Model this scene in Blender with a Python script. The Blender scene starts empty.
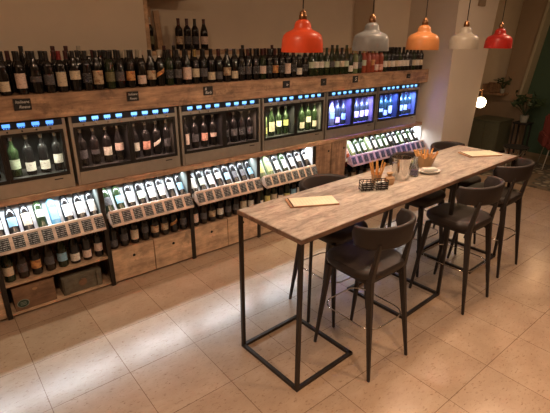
import bpy, bmesh, math, random
from mathutils import Vector, Matrix
PI = math.pi
rnd = random.Random(7)
SC = bpy.context.scene
COL = SC.collection

# ------------------------------------------------------------------ camera
def make_camera():
    cam = bpy.data.cameras.new('camera'); o = bpy.data.objects.new('camera', cam); COL.objects.link(o)
    cam.sensor_width = 36; cam.lens = 432.49 / 550 * 36; cam.clip_start = .02; cam.clip_end = 60
    p, r, y = math.radians(21.185), math.radians(.358), math.radians(39.201)
    fw = Vector((math.sin(y)*math.cos(p), math.cos(y)*math.cos(p), -math.sin(p)))
    rt = Vector((math.cos(y), -math.sin(y), 0)); up = rt.cross(fw)
    rt2 = rt*math.cos(r) + up*math.sin(r); up2 = -rt*math.sin(r) + up*math.cos(r)
    m = Matrix((rt2, up2, -fw)).transposed().to_4x4(); m.translation = Vector((.2714, -.9503, 2.1558))
    o.matrix_world = m
    SC.camera = o
make_camera()

# ------------------------------------------------------------------ world, lights, exposure
SC.view_settings.view_transform = 'Standard'
SC.view_settings.look = 'None'
SC.view_settings.gamma = 1
SC.view_settings.use_curve_mapping = False
SC.view_settings.exposure = 0.22
w = bpy.data.worlds.new('world'); SC.world = w; w.use_nodes = True
w.node_tree.nodes['Background'].inputs[0].default_value = (1, .7, .45, 1)
w.node_tree.nodes['Background'].inputs[1].default_value = .02
WARM = (1, .66, .42)
def light(name, kind, loc, energy, color, size=.1, size_y=None, rot=(0,0,0), spot=None, blend=.5, parent=None):
    l = bpy.data.lights.new(name, kind); l.energy = energy; l.color = color
    if kind == 'AREA':
        l.size = size
        if size_y: l.shape = 'RECTANGLE'; l.size_y = size_y
    else: l.shadow_soft_size = size
    if kind == 'SPOT': l.spot_size = math.radians(spot); l.spot_blend = blend
    o = bpy.data.objects.new(name, l); COL.objects.link(o); o.location = loc; o.rotation_euler = rot
    if parent: o.parent = parent
    return o
# added ceiling fill, out of view: panels that brighten the walls and the pier
for (x, y, e) in [(.4, .4, 24), (3.0, .6, 14), (5.6, .6, 26)]:
    light('ceiling_fill_light', 'AREA', (x, y, 3.26), e, WARM, .4)
for (x, y, e) in [(.3, -.6, 120), (1.6, -1.0, 150), (3.1, -.8, 110), (4.7, -.6, 45)]:
    light('ceiling_fill_spot', 'SPOT', (x, y, 3.27), e, WARM, .05, spot=96, blend=.9)  # added spots, out of view, that brighten the floor more than the walls
light('lounge_lamp', 'POINT', (8.7, 1.53, 1.96), 9, (1, .6, .3), .06)

# ------------------------------------------------------------------ materials
def mat(name, col, rough=.5, metal=0, spec=.5, trans=0, emit=None, estr=0, coat=0, alpha=1):
    m = bpy.data.materials.new(name); m.use_nodes = True
    b = m.node_tree.nodes['Principled BSDF']
    b.inputs['Base Color'].default_value = (*col, 1); b.inputs['Roughness'].default_value = rough
    b.inputs['Metallic'].default_value = metal; b.inputs['Specular IOR Level'].default_value = spec
    b.inputs['Transmission Weight'].default_value = trans; b.inputs['Coat Weight'].default_value = coat
    b.inputs['Coat Roughness'].default_value = .08
    if emit: b.inputs['Emission Color'].default_value = (*emit, 1); b.inputs['Emission Strength'].default_value = estr
    # faint surface variation, so nothing is perfectly even
    if not emit:
        nt = m.node_tree; tc = nt.nodes.new('ShaderNodeTexCoord'); n = nt.nodes.new('ShaderNodeTexNoise')
        n.inputs['Scale'].default_value = 18; nt.links.new(tc.outputs['Object'], n.inputs['Vector'])
        mx = nt.nodes.new('ShaderNodeMix'); mx.data_type = 'RGBA'; mx.blend_type = 'MULTIPLY'; mx.inputs[0].default_value = .25
        mx.inputs[6].default_value = (*col, 1); nt.links.new(n.outputs['Fac'], mx.inputs[7])
        br = nt.nodes.new('ShaderNodeBrightContrast'); br.inputs['Bright'].default_value = 0
        nt.links.new(mx.outputs[2], b.inputs['Base Color'])
    return m
def ramp(nt, fac, stops):
    r = nt.nodes.new('ShaderNodeValToRGB'); els = r.color_ramp.elements
    while len(els) < len(stops): els.new(.5)
    for e, (p, c) in zip(els, stops): e.position = p; e.color = (*c, 1)
    nt.links.new(fac, r.inputs[0]); return r.outputs[0]
def mixc(nt, fac, a, b, blend='MIX'):
    m = nt.nodes.new('ShaderNodeMix'); m.data_type = 'RGBA'; m.blend_type = blend
    for s, v in ((0, fac), (6, a), (7, b)):
        if hasattr(v, 'is_linked'): nt.links.new(v, m.inputs[s])
        elif s == 0: m.inputs[0].default_value = v
        else: m.inputs[s].default_value = (*v, 1)
    return m.outputs[2]
def mapping(nt, scale=(1,1,1), rot=(0,0,0), loc=(0,0,0)):
    tc = nt.nodes.new('ShaderNodeTexCoord'); mp = nt.nodes.new('ShaderNodeMapping')
    mp.inputs['Scale'].default_value = scale; mp.inputs['Rotation'].default_value = rot; mp.inputs['Location'].default_value = loc
    nt.links.new(tc.outputs['Object'], mp.inputs[0]); return mp.outputs[0]
def noise(nt, vec, scale, detail=4, rough=.6, dist=0):
    n = nt.nodes.new('ShaderNodeTexNoise'); n.inputs['Scale'].default_value = scale; n.inputs['Detail'].default_value = detail
    n.inputs['Roughness'].default_value = rough; n.inputs['Distortion'].default_value = dist; nt.links.new(vec, n.inputs['Vector'])
    return n.outputs['Fac']
def wood(name, light_, dark, axis='x', rough=.6, planks=None, grain=1.0, rot=0):
    m = bpy.data.materials.new(name); m.use_nodes = True; nt = m.node_tree; b = nt.nodes['Principled BSDF']
    sc = {'x': (.8, 9, 9), 'z': (9, 9, .8), 'y': (9, .8, 9)}[axis]
    v = mapping(nt, tuple(s*grain for s in sc), (0, 0, rot))
    f = noise(nt, v, 2.2, 8, .68, .6)
    c = ramp(nt, f, [(.3, dark), (.5, tuple((a+b_)/2 for a, b_ in zip(light_, dark))), (.68, light_)])
    f2 = noise(nt, mapping(nt, (2.2, 2.2, 5)), 2.6, 5)
    c = mixc(nt, .8, c, ramp(nt, f2, [(.35, (.60, .52, .48)), (.65, (1.3, 1.2, 1.08))]), 'MULTIPLY')
    f3 = noise(nt, mapping(nt, (2, 2, 2), loc=(7, 3, 1)), 3.2, 5, .75)
    c = mixc(nt, ramp(nt, f3, [(.30, (.85,)*3), (.46, (0,)*3)]), c, tuple(d*.6 for d in dark))
    nt.links.new(c, b.inputs['Base Color']); b.inputs['Roughness'].default_value = rough
    bp = nt.nodes.new('ShaderNodeBump'); bp.inputs['Strength'].default_value = .25; bp.inputs['Distance'].default_value = .004
    nt.links.new(f, bp.inputs['Height']); nt.links.new(bp.outputs[0], b.inputs['Normal'])
    return m
def floor_mat():
    m = bpy.data.materials.new('polished_travertine_tile'); m.use_nodes = True; nt = m.node_tree; b = nt.nodes['Principled BSDF']
    v = mapping(nt)
    br = nt.nodes.new('ShaderNodeTexBrick'); br.offset = 0; br.squash = 1
    br.inputs['Scale'].default_value = 1; br.inputs['Brick Width'].default_value = .5; br.inputs['Row Height'].default_value = .505
    br.inputs['Mortar Size'].default_value = .0022; br.inputs['Mortar Smooth'].default_value = .15; br.inputs['Bias'].default_value = 0
    br.inputs['Color1'].default_value = (.88, .86, .83, 1); br.inputs['Color2'].default_value = (1.0, .985, .96, 1); br.inputs['Mortar'].default_value = (.42, .34, .27, 1)
    nt.links.new(v, br.inputs['Vector'])
    n1 = noise(nt, mapping(nt, (1, 1.6, 1)), 3.4, 8, .7, .25)
    base = ramp(nt, n1, [(.25, (.36, .255, .18)), (.55, (.44, .325, .235)), (.8, (.50, .385, .29))])
    n2 = noise(nt, mapping(nt, (1, 2.4, 1), (0, 0, .3)), 26, 5, .75, .4)
    base = mixc(nt, ramp(nt, n2, [(.35, (.8,)*3), (.44, (0,)*3)]), base, (.25, .16, .10))
    c = mixc(nt, 1, base, br.outputs['Color'], 'MULTIPLY')
    nt.links.new(c, b.inputs['Base Color'])
    r = ramp(nt, n1, [(.3, (.23,)*3), (.7, (.25,)*3)]); nt.links.new(r, b.inputs['Roughness'])
    b.inputs['Specular IOR Level'].default_value = .5
    bp = nt.nodes.new('ShaderNodeBump'); bp.inputs['Strength'].default_value = .4; bp.inputs['Distance'].default_value = .001; bp.invert = True
    nt.links.new(br.outputs['Fac'], bp.inputs['Height']); nt.links.new(bp.outputs[0], b.inputs['Normal'])
    return m
def plaster(name, col):
    m = bpy.data.materials.new(name); m.use_nodes = True; nt = m.node_tree; b = nt.nodes['Principled BSDF']
    n = noise(nt, mapping(nt), 1.3, 5, .6)
    nt.links.new(ramp(nt, n, [(.3, tuple(c*.9 for c in col)), (.7, col)]), b.inputs['Base Color']); b.inputs['Roughness'].default_value = .85
    bp = nt.nodes.new('ShaderNodeBump'); bp.inputs['Strength'].default_value = .12; bp.inputs['Distance'].default_value = .004
    nt.links.new(noise(nt, mapping(nt), 24, 4), bp.inputs['Height']); nt.links.new(bp.outputs[0], b.inputs['Normal'])
    return m
def table_mat():
    # reclaimed short boards glued side by side
    m = bpy.data.materials.new('reclaimed_board_top'); m.use_nodes = True; nt = m.node_tree; b = nt.nodes['Principled BSDF']
    v = mapping(nt)
    br = nt.nodes.new('ShaderNodeTexBrick'); br.offset = .37; br.offset_frequency = 2
    br.inputs['Scale'].default_value = 1; br.inputs['Brick Width'].default_value = .62; br.inputs['Row Height'].default_value = .1
    br.inputs['Mortar Size'].default_value = .0012; br.inputs['Mortar Smooth'].default_value = .3; br.inputs['Bias'].default_value = 0
    br.inputs['Color1'].default_value = (.80, .77, .74, 1); br.inputs['Color2'].default_value = (1.12, 1.1, 1.07, 1); br.inputs['Mortar'].default_value = (.5, .46, .42, 1)
    nt.links.new(v, br.inputs['Vector'])
    f = noise(nt, mapping(nt, (1.6, 7, 1)), 2.6, 7, .7, 1.2)
    base = ramp(nt, f, [(.28, (.18, .148, .128)), (.5, (.42, .37, .32)), (.72, (.64, .58, .51))])
    f2 = noise(nt, mapping(nt, (3, 6, 1), (0, 0, .5)), 3.5, 5, .7)
    base = mixc(nt, ramp(nt, f2, [(.32, (.6,)*3), (.47, (0,)*3)]), base, (.12, .09, .078))
    nt.links.new(mixc(nt, 1, base, br.outputs['Color'], 'MULTIPLY'), b.inputs['Base Color'])
    b.inputs['Roughness'].default_value = .42
    return m
def label_mat(name, col, ink=(.12, .1, .09), acc=None):
    # paper with printed lines and a small printed block
    m = bpy.data.materials.new(name); m.use_nodes = True; nt = m.node_tree; b = nt.nodes['Principled BSDF']
    n = noise(nt, mapping(nt, (60, 60, 210)), 1.0, 2)
    c = mixc(nt, ramp(nt, n, [(.56, (0,)*3), (.62, (.55,)*3)]), col, ink)
    if acc:
        n2 = noise(nt, mapping(nt, (28, 28, 28)), 1.0, 1)
        c = mixc(nt, ramp(nt, n2, [(.55, (0,)*3), (.6, (.85,)*3)]), c, acc)
    nt.links.new(c, b.inputs['Base Color']); b.inputs['Roughness'].default_value = .6
    return m
def chalk_mat():
    m = bpy.data.materials.new('chalk_card'); m.use_nodes = True; nt = m.node_tree; b = nt.nodes['Principled BSDF']
    wv = nt.nodes.new('ShaderNodeTexWave'); wv.bands_direction = 'Z'; wv.inputs['Scale'].default_value = 20; wv.inputs['Distortion'].default_value = 1.2
    nt.links.new(mapping(nt, (1, 1, 1.0)), wv.inputs['Vector'])
    n = noise(nt, mapping(nt, (110, 110, 22)), 1.0, 2, .6)
    mm = nt.nodes.new('ShaderNodeMath'); mm.operation = 'MULTIPLY'; nt.links.new(wv.outputs['Fac'], mm.inputs[0]); nt.links.new(n, mm.inputs[1])
    c = mixc(nt, ramp(nt, mm.outputs[0], [(.40, (0,)*3), (.50, (.6,)*3)]), (.012, .011, .012), (.75, .75, .75))
    nt.links.new(c, b.inputs['Base Color']); b.inputs['Roughness'].default_value = .6
    return m
def pane_mat():
    m = bpy.data.materials.new('clear_pane'); m.use_nodes = True; nt = m.node_tree; nt.nodes.clear()
    o = nt.nodes.new('ShaderNodeOutputMaterial'); t = nt.nodes.new('ShaderNodeBsdfTransparent'); g = nt.nodes.new('ShaderNodeBsdfGlossy')
    g.inputs['Roughness'].default_value = .03; t.inputs[0].default_value = (.92, .94, .94, 1)
    lw = nt.nodes.new('ShaderNodeLayerWeight'); lw.inputs[0].default_value = .5; x = nt.nodes.new('ShaderNodeMixShader')
    f = nt.nodes.new('ShaderNodeMath'); f.operation = 'POWER'; f.inputs[1].default_value = 4; nt.links.new(lw.outputs['Facing'], f.inputs[0])
    f2 = nt.nodes.new('ShaderNodeMath'); f2.operation = 'MULTIPLY_ADD'; f2.inputs[1].default_value = .5; f2.inputs[2].default_value = .015; nt.links.new(f.outputs[0], f2.inputs[0])
    nt.links.new(f2.outputs[0], x.inputs[0]); nt.links.new(t.outputs[0], x.inputs[1]); nt.links.new(g.outputs[0], x.inputs[2]); nt.links.new(x.outputs[0], o.inputs[0])
    return m
def rug_mat():
    m = bpy.data.materials.new('patterned_rug'); m.use_nodes = True; nt = m.node_tree; b = nt.nodes['Principled BSDF']
    vo = nt.nodes.new('ShaderNodeTexVoronoi'); vo.inputs['Scale'].default_value = 7; nt.links.new(mapping(nt), vo.inputs['Vector'])
    nt.links.new(ramp(nt, vo.outputs['Distance'], [(.25, (.30, .26, .19)), (.45, (.05, .05, .045)), (.7, (.16, .12, .08))]), b.inputs['Base Color'])
    b.inputs['Roughness'].default_value = .95
    return m

M = dict(
    floor=floor_mat(), wall=plaster('cream_plaster', (.72, .62, .49)), pier=plaster('pier_plaster', (.68, .60, .51)),
    ceil=plaster('ceiling_plaster', (.7, .66, .6)), green=plaster('dark_green_paint', (.045, .09, .06)), brownw=plaster('brown_plaster', (.30, .22, .15)),
    plank=wood('aged_plank', (.54, .36, .23), (.19, .115, .07), 'x'),
    crate=wood('drawer_board', (.72, .55, .39), (.42, .29, .19), 'x', grain=.8),
    panel=wood('cabinet_board', (.42, .28, .18), (.17, .105, .065), 'z'),
    paleboard=wood('pale_board', (.60, .43, .28), (.38, .25, .15), 'z'),
    rail=wood('rail_board', (.80, .66, .56), (.58, .45, .37), 'x', rough=.5),
    greycrate=wood('grey_crate', (.20, .19, .15), (.10, .095, .07), 'x'),
    browncrate=wood('brown_crate', (.30, .19, .12), (.15, .09, .055), 'x'),
    top=table_mat(), topedge=wood('table_edge', (.34, .22, .16), (.14, .09, .065), 'x'),
    steel=mat('dark_steel', (.055, .045, .038), .45, .7), stainless=mat('brushed_stainless', (.55, .50, .43), .36, .75),
    blackm=mat('black_frame', (.012, .011, .011), .35), black=mat('matte_black', (.01, .009, .009), .7),
    liner=mat('chamber_liner', (.035, .033, .032), .6, 0), chrome=mat('chrome', (.8, .78, .75), .12, 1),
    rack=mat('white_rack', (.88, .90, .92), .5), whitelit=mat('white_backing', (.9, .9, .9), .6),
    leather=mat('brown_leather', (.036, .027, .024), .5, spec=.3), legm=mat('stool_leg', (.036, .027, .022), .45, spec=.35),
    pane=pane_mat(), brass=mat('brass', (.45, .24, .12), .3, .9), cord=mat('cord_dark', (.02, .015, .012), .7),
    chalk=chalk_mat(), chalkboard=mat('chalkboard', (.012, .011, .010), .7), ink=mat('chalk_writing', (.75, .72, .68), .8),
    paper=mat('menu_paper', (.86, .78, .58), .6), board=wood('menu_board', (.55, .33, .2), (.3, .17, .1), 'x'),
    bread=mat('breadstick', (.75, .36, .10), .6), kraft=mat('kraft_paper', (.50, .30, .15), .75), napkin=mat('white_ceramic', (.8, .77, .7), .3),
    leaf=mat('leaf', (.03, .06, .025), .5), pot=mat('pale_pot', (.35, .36, .33), .6), red=mat('red_upholstery', (.16, .025, .02), .8),
    greyside=mat('grey_green_divider', (.22, .24, .22), .3),
    sage=mat('sage_paint', (.11, .115, .075), .6), rug=rug_mat(), hole=mat('hole_dark', (.004, .004, .004), .9),
    glassware=mat('clear_glass', (.9, .92, .95), .05, trans=.9), purple=mat('purple_liquid', (.14, .09, .45), .3),
    ovalgreen=mat('oval_badge', (.035, .075, .055), .6), ovalring=mat('oval_badge_ring', (.3, .36, .3), .6),
    globe=mat('lit_globe', (1, .9, .7), .4, emit=(1, .80, .50), estr=9),
    trimw=mat('pale_trim', (.42, .38, .28), .6),
)
SCR = {k: mat('display_'+k, (.02, .03, .05), .3, emit=c, estr=s) for k, c, s in
       (('cyan', (.20, .52, 1), 1.7), ('blue', (.10, .32, 1), 1.7))}
GL = dict(red=mat('glass_dark', (.010, .009, .009), .09, spec=.6), brown=mat('glass_brown', (.022, .012, .006), .09, spec=.6),
          green=mat('glass_green', (.018, .030, .012), .08, spec=.6), white=mat('glass_pale_green', (.16, .20, .09), .08, spec=.6),
          rose=mat('glass_rose', (.34, .075, .04), .08, spec=.6), blue=mat('glass_blue', (.10, .28, .42), .08, spec=.6))
LB = dict(cream=label_mat('label_cream', (.62, .52, .38)), white=label_mat('label_white', (.75, .70, .62)), orange=label_mat('label_orange', (.62, .30, .10), acc=(.3, .1, .04)),
          pinkish=label_mat('label_pinkish', (.72, .55, .47)), framed=label_mat('label_framed', (.50, .38, .25), acc=(.22, .12, .06)),
          grey=label_mat('label_grey', (.07, .065, .07), (.25, .24, .25)), olive=label_mat('label_olive', (.12, .11, .05), (.3, .27, .15)),
          pale=label_mat('label_pale_green', (.50, .56, .42)), yellow=label_mat('label_yellow', (.68, .62, .22)), salmon=label_mat('label_salmon', (.78, .42, .32), acc=(.5, .2, .16)),
          blue=label_mat('label_blue', (.25, .48, .66)), black=label_mat('label_black', (.02, .02, .022), (.4, .4, .42)))
CP = dict(black=mat('capsule_black', (.012, .011, .011), .35), red=mat('capsule_red', (.22, .015, .02), .35), burg=mat('capsule_burgundy', (.07, .012, .012), .35),
          gold=mat('capsule_gold', (.42, .30, .12), .35, .6), cream=mat('capsule_cream', (.50, .45, .36), .4), chrome=M['chrome'], green=mat('capsule_green', (.02, .05, .025), .35))

# ------------------------------------------------------------------ mesh helpers
def box(bm, x0, x1, y0, y1, z0, z1):
    v = [bm.verts.new((x, y, z)) for z in (z0, z1) for y in (y0, y1) for x in (x0, x1)]
    for f in ((0,2,3,1), (4,5,7,6), (0,1,5,4), (2,6,7,3), (0,4,6,2), (1,3,7,5)): bm.faces.new([v[i] for i in f])
def obox(bm, c, size, mtx=None):
    mtx = mtx or Matrix()
    n0 = len(bm.verts); box(bm, -size[0]/2, size[0]/2, -size[1]/2, size[1]/2, -size[2]/2, size[2]/2)
    bm.verts.ensure_lookup_table()
    for v in bm.verts[n0:]: v.co = mtx @ v.co + Vector(c)
def tube(bm, pts, r, n=8, closed=False, flat=False, r1=None):
    pts = [Vector(p) for p in pts]; rings = []; k = len(pts)
    prev = None
    for i, p in enumerate(pts):
        if closed: d = (pts[(i+1) % k] - pts[i-1])
        else: d = pts[min(i+1, k-1)] - pts[max(i-1, 0)]
        d.normalize()
        a = Vector((0,0,1)) if abs(d.z) < .9 else Vector((1,0,0))
        if prev is not None: a = prev
        u = d.cross(a); 
        if u.length < 1e-4: u = d.cross(Vector((0,1,0)))
        u.normalize(); v_ = u.cross(d).normalized(); prev = v_
        rr = r if r1 is None else r + (r1-r)*i/(k-1)
        off = PI/4 if n == 4 else 0
        rings.append([bm.verts.new(p + u*rr*math.cos(2*PI*j/n+off) + v_*rr*math.sin(2*PI*j/n+off)) for j in range(n)])
    for i in range(k if closed else k-1):
        a, b = rings[i], rings[(i+1) % k]
        for j in range(n): bm.faces.new((a[j], a[(j+1) % n], b[(j+1) % n], b[j]))
    if not closed: bm.faces.new(rings[0][::-1]); bm.faces.new(rings[-1])
def lathe(bm, prof, n=20, c=(0,0,0), a0=0, a1=2*PI, cap=True):
    full = abs(a1-a0-2*PI) < 1e-6; m = n if full else n+1; rings = []
    for r, z in prof:
        rings.append([bm.verts.new((c[0]+r*math.cos(a0+(a1-a0)*j/n), c[1]+r*math.sin(a0+(a1-a0)*j/n), c[2]+z)) for j in range(m)])
    for a, b in zip(rings, rings[1:]):
        for j in range(n):
            bm.faces.new((a[j], a[(j+1) % m], b[(j+1) % m], b[j]))
    if full and cap:
        if prof[0][0] > 1e-4: bm.faces.new(rings[0][::-1])
        if prof[-1][0] > 1e-4: bm.faces.new(rings[-1])
def mesh(name, bm, m, smooth=False, bevel=0):
    if bevel: bmesh.ops.bevel(bm, geom=list(bm.edges), offset=bevel, segments=2, affect='EDGES', clamp_overlap=True)
    bmesh.ops.recalc_face_normals(bm, faces=bm.faces)
    me = bpy.data.meshes.new(name); bm.to_mesh(me); bm.free(); me.materials.append(m)
    if smooth:
        for p in me.polygons: p.use_smooth = True
        try: me.set_sharp_from_angle(angle=math.radians(45))
        except Exception: pass
    return me
def obj(name, bm, m, parent=None, smooth=False, bevel=0, loc=None, rot=None, label=None):
    me = bm if isinstance(bm, bpy.types.Mesh) else mesh(name, bm, m, smooth, bevel)
    o = bpy.data.objects.new(name, me); COL.objects.link(o)
    if parent: o.parent = parent
    if loc: o.location = loc
    if rot: o.rotation_euler = rot
    if label: o['label'] = label
    return o
def tag(o, label, cat, group=None):
    o['label'] = label; o['category'] = cat
    if group: o['group'] = group
    return o
def struct(name, bm, m, **k):
    o = obj(name, bm, m, **k); o['kind'] = 'structure'; return o
def thing(name, label, cat, loc=(0,0,0), rz=0, group=None):
    o = bpy.data.objects.new(name, None); COL.objects.link(o); o.location = loc; o.rotation_euler = (0,0,rz); o.empty_display_size = .05
    return tag(o, label, cat, group)
def B(*a):
    bm = bmesh.new()
    if a: box(bm, *a)
    return bm
def dup(root):
    def cp(o, par):
        c = o.copy(); COL.objects.link(c); c.parent = par
        for ch in list(o.children): cp(ch, c)
        return c
    return cp(root, None)
def nth(i):
    words = ['first','second','third','fourth','fifth','sixth','seventh','eighth','ninth','tenth','eleventh','twelfth']
    if i < 12: return words[i]
    n = i+1; s = 'th' if 10 <= n % 100 <= 20 else {1:'st',2:'nd',3:'rd'}.get(n % 10, 'th')
    return '%d%s' % (n, s)
def text_mesh(name, body, size, m, parent, loc, rot, extrude=.0006, shear=0):
    cu = bpy.data.curves.new(name, 'FONT'); cu.body = body; cu.size = size; cu.extrude = extrude; cu.align_x = 'CENTER'; cu.align_y = 'CENTER'; cu.shear = shear
    t = bpy.data.objects.new(name+'_tmp', cu); COL.objects.link(t)
    dg = bpy.context.evaluated_depsgraph_get(); me = bpy.data.meshes.new_from_object(t.evaluated_get(dg))
    bpy.data.objects.remove(t); bpy.data.curves.remove(cu)
    me.materials.clear(); me.materials.append(m)
    return obj(name, me, m, parent, loc=loc, rot=rot)

# ------------------------------------------------------------------ the room
XR = 6.12       # return wall right of the shelf
struct('floor', B(-2.2, 11, -3.2, 4.6, -.1, 0), M['floor'])
struct('ceiling', B(-2.2, 11, -3.2, 4.6, 3.3, 3.4), M['ceil'])
bm = B(-2.2, XR, 3.15, 3.6, 0, 2.0); box(bm, -2.2, 2.06, 3.15, 3.6, 2.0, 3.3); box(bm, 5.32, XR, 3.15, 3.6, 2.0, 3.3)
box(bm, 2.06, 5.32, 3.5, 3.6, 2.0, 3.3)
struct('wall_back', bm, M['wall'])
# pier to the right of the shelf; its far side leans a little
bm = bmesh.new()
vs = [bm.verts.new(p) for p in ((XR,2.36,0),(6.85,2.36,0),(6.85,4.3,0),(XR,4.3,0),(XR,2.42,3.3),(7.30,2.42,3.3),(7.30,4.3,3.3),(XR,4.3,3.3))]
for f in ((0,3,2,1),(4,5,6,7),(0,1,5,4),(1,2,6,5),(2,3,7,6),(3,0,4,7)): bm.faces.new([vs[i] for i in f])
struct('wall_pier', bm, M['pier'])
struct('wall_left', B(-2.3, -2.2, -3.2, 4.6, 0, 3.3), M['wall'])
struct('wall_front', B(-2.2, 11, -3.3, -3.2, 0, 3.3), M['brownw'])
struct('wall_lounge_back', B(6.85, 11, 4.3, 4.4, 0, 3.3), M['wall'])
struct('wall_right', B(9.9, 10, -3.2, 4.3, 0, 3.3), M['green'])

# far wall pieces of the lounge: pale recess, brown lower wall, slanted pier with trim
bm = bmesh.new(); box(bm, 9.82, 9.9, 2.95, 4.3, 1.15, 3.3); struct('wall_lounge_upper', bm, M['wall'])
bm = bmesh.new(); box(bm, 9.7, 9.9, 2.7, 4.3, 0, 1.15); struct('wall_lounge_lower', bm, M['brownw'])
def slant(x0, x1, ya0, ya1, yb0, yb1, z0, z1):
    bm = bmesh.new()
    vs = [bm.verts.new(p) for p in ((x0,ya0,z0),(x1,ya0,z0),(x1,ya1,z0),(x0,ya1,z0),(x0,yb0,z1),(x1,yb0,z1),(x1,yb1,z1),(x0,yb1,z1))]
    for f in ((0,3,2,1),(4,5,6,7),(0,1,5,4),(1,2,6,5),(2,3,7,6),(3,0,4,7)): bm.faces.new([vs[i] for i in f])
    return bm
struct('wall_lounge_pier', slant(9.65, 9.9, 2.88, 3.20, 2.62, 3.10, 1.0, 3.3), M['brownw'])
struct('trim_1', slant(9.62, 9.9, 2.83, 2.88, 2.57, 2.62, .9, 3.3), M['trimw'])
o = obj('wall_vent', B(6.62, 6.80, 2.385, 2.42, 2.60, 2.80), M['brownw'], bevel=.004); tag(o, 'small brown vent cover high on the tan pier, cut by the top of the photo', 'vent')

# ------------------------------------------------------------------ bottles
PROF = dict(
    bordeaux=[(.030,0),(.0365,.004),(.0375,.012),(.0375,.19),(.035,.205),(.026,.222),(.0165,.235),(.0145,.25),(.0140,.288),(.0155,.289),(.0155,.297),(.0135,.30)],
    burgundy=[(.033,0),(.0395,.004),(.0405,.012),(.0405,.155),(.037,.185),(.028,.215),(.019,.24),(.0150,.262),(.0145,.288),(.0155,.289),(.0155,.297),(.0135,.30)],
    flute=[(.030,0),(.0360,.004),(.0368,.012),(.0368,.15),(.034,.19),(.026,.24),(.018,.28),(.0145,.305),(.0140,.322),(.0152,.323),(.0152,.33),(.013,.332)])
_bc, _lc, _cc = {}, {}, {}
def m_bottle(kind, g):
    if (kind, g) not in _bc:
        bm = bmesh.new(); lathe(bm, PROF[kind], 18); _bc[kind, g] = mesh('wine_bottle', bm, GL[g], True)
    return _bc[kind, g]
def m_label(kind, shape, c, ang=1.2):
    k = (kind, shape, c, ang)
    if k not in _lc:
        r = {'bordeaux': .0375, 'burgundy': .0405, 'flute': .0368}[kind] + .0007
        bm = bmesh.new()
        z0, z1 = {'tall': (.045, .150), 'mid': (.06, .135), 'low': (.028, .098), 'small': (.085, .125), 'high': (.09, .155), 'slant': (.07, .12)}[shape]
        if shape == 'slant':
            n = 10; a = [bm.verts.new((r*math.sin(-ang+2*ang*j/n), -r*math.cos(-ang+2*ang*j/n), z0+.05*j/n)) for j in range(n+1)]
            b = [bm.verts.new((v.co.x, v.co.y, v.co.z+.035)) for v in a]
            for j in range(n): bm.faces.new((a[j], a[j+1], b[j+1], b[j]))
        else: lathe(bm, [(r, z0), (r, z1)], 10, a0=-PI/2-ang, a1=-PI/2+ang)
        _lc[k] = mesh('label', bm, LB[c], True)
    return _lc[k]
def m_cap(kind, c):
    k = (kind, c)
    if k not in _cc:
        bm = bmesh.new(); dz = .032 if kind == 'flute' else 0
        p = [(.0178 if kind == 'bordeaux' else .019, .238), (.0160, .252), (.0156, .287), (.0168, .288), (.0168, .2985), (.014, .3015)]
        if c == 'chrome': p = [(.0165, .278), (.0175, .288), (.0175, .302), (.011, .305), (.011, .318), (.007, .320)]
        lathe(bm, [(r, z+dz) for r, z in p], 14); _cc[k] = mesh('capsule', bm, CP[c], True)
    return _cc[k]
GDESC = dict(red='dark', brown='brown glass', green='dark green', white='pale green', rose='rosé', blue='pale blue')
LDESC = dict(cream='cream', white='white', orange='orange', pinkish='pinkish white', framed='framed tan', grey='dark grey', olive='olive', pale='pale green',
             yellow='yellow', salmon='salmon pink', blue='light blue', black='black')
def wine(loc, kind, g, lab, cap, where, group, rot=(0,0,0)):
    o = bpy.data.objects.new('wine_bottle', m_bottle(kind, g)); COL.objects.link(o); o.location = loc; o.rotation_euler = rot
    shape, c = lab if lab else (None, None)
    d = '%s wine bottle, %s label, %s' % (GDESC[g], LDESC[c], where) if lab else '%s wine bottle, %s' % (GDESC[g], where)
    tag(o, d, 'wine bottle', group)
    if lab:
        l = bpy.data.objects.new('label', m_label(kind, shape, c, .86 if rot[0] else 1.2)); COL.objects.link(l); l.parent = o
    k = bpy.data.objects.new('capsule', m_cap(kind, cap)); COL.objects.link(k); k.parent = o
    return o

# ------------------------------------------------------------------ shelf wall
PX = [.474, 1.323, 2.172, 3.021, 3.87]     # steel posts
YF = 2.715
# top shelf: deep hollow plank with fascia
t = thing('wall_plank_shelf', 'long thick reclaimed wood shelf above the wine dispensers', 'shelf', (2.8, YF, 1.58))
obj('fascia', B(-4.0, 3.31, 0, .022, 0, .18), M['plank'], t, bevel=.003)
obj('shelf_board', B(-4.0, 3.31, .022, .435, .15, .18), M['plank'], t)
obj('end_board', B(3.285, 3.31, .022, .30, 0, .15), M['plank'], t)
# dispenser deck
o = obj('deck_board', B(-1.3, 6.11, YF, 3.15, .955, 1.003), M['plank'], bevel=.003)
tag(o, 'long wooden worktop board carrying the row of wine dispensers', 'worktop')

def sign(x, w_, h, lines, z, where, sz, tilt=0):
    t = thing('chalkboard_sign', where, 'sign', (x, YF-.004, z), group='chalkboard signs on the shelf edge'); t.rotation_euler = (0, tilt, 0)
    obj('board', B(-w_/2, w_/2, -.004, .004, -h/2, h/2), M['chalkboard'], t)
    for i, (s, dz, dx) in enumerate(lines):
        text_mesh('writing', s, sz, M['ink'], t, (dx, -.0048, dz), (PI/2, 0, 0), shear=.25)
sign(.868, .115, .082, [('Italiaans', .018, 0), ('Rosso', -.018, .01)], 1.698, 'black chalkboard sign on the shelf edge, leftmost, above the first wine dispenser', .029, .02)
sign(1.70, .100, .078, [('Italiaans', .017, 0), ('Rosso', -.018, 0)], 1.697, 'black chalkboard sign with two lines, above the second wine dispenser', .025)
sign(2.433, .100, .080, [('&', .018, -.028), ('Barb', -.016, 0)], 1.695, 'black chalkboard sign with a large lower word, above the third dispenser', .036)
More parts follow.
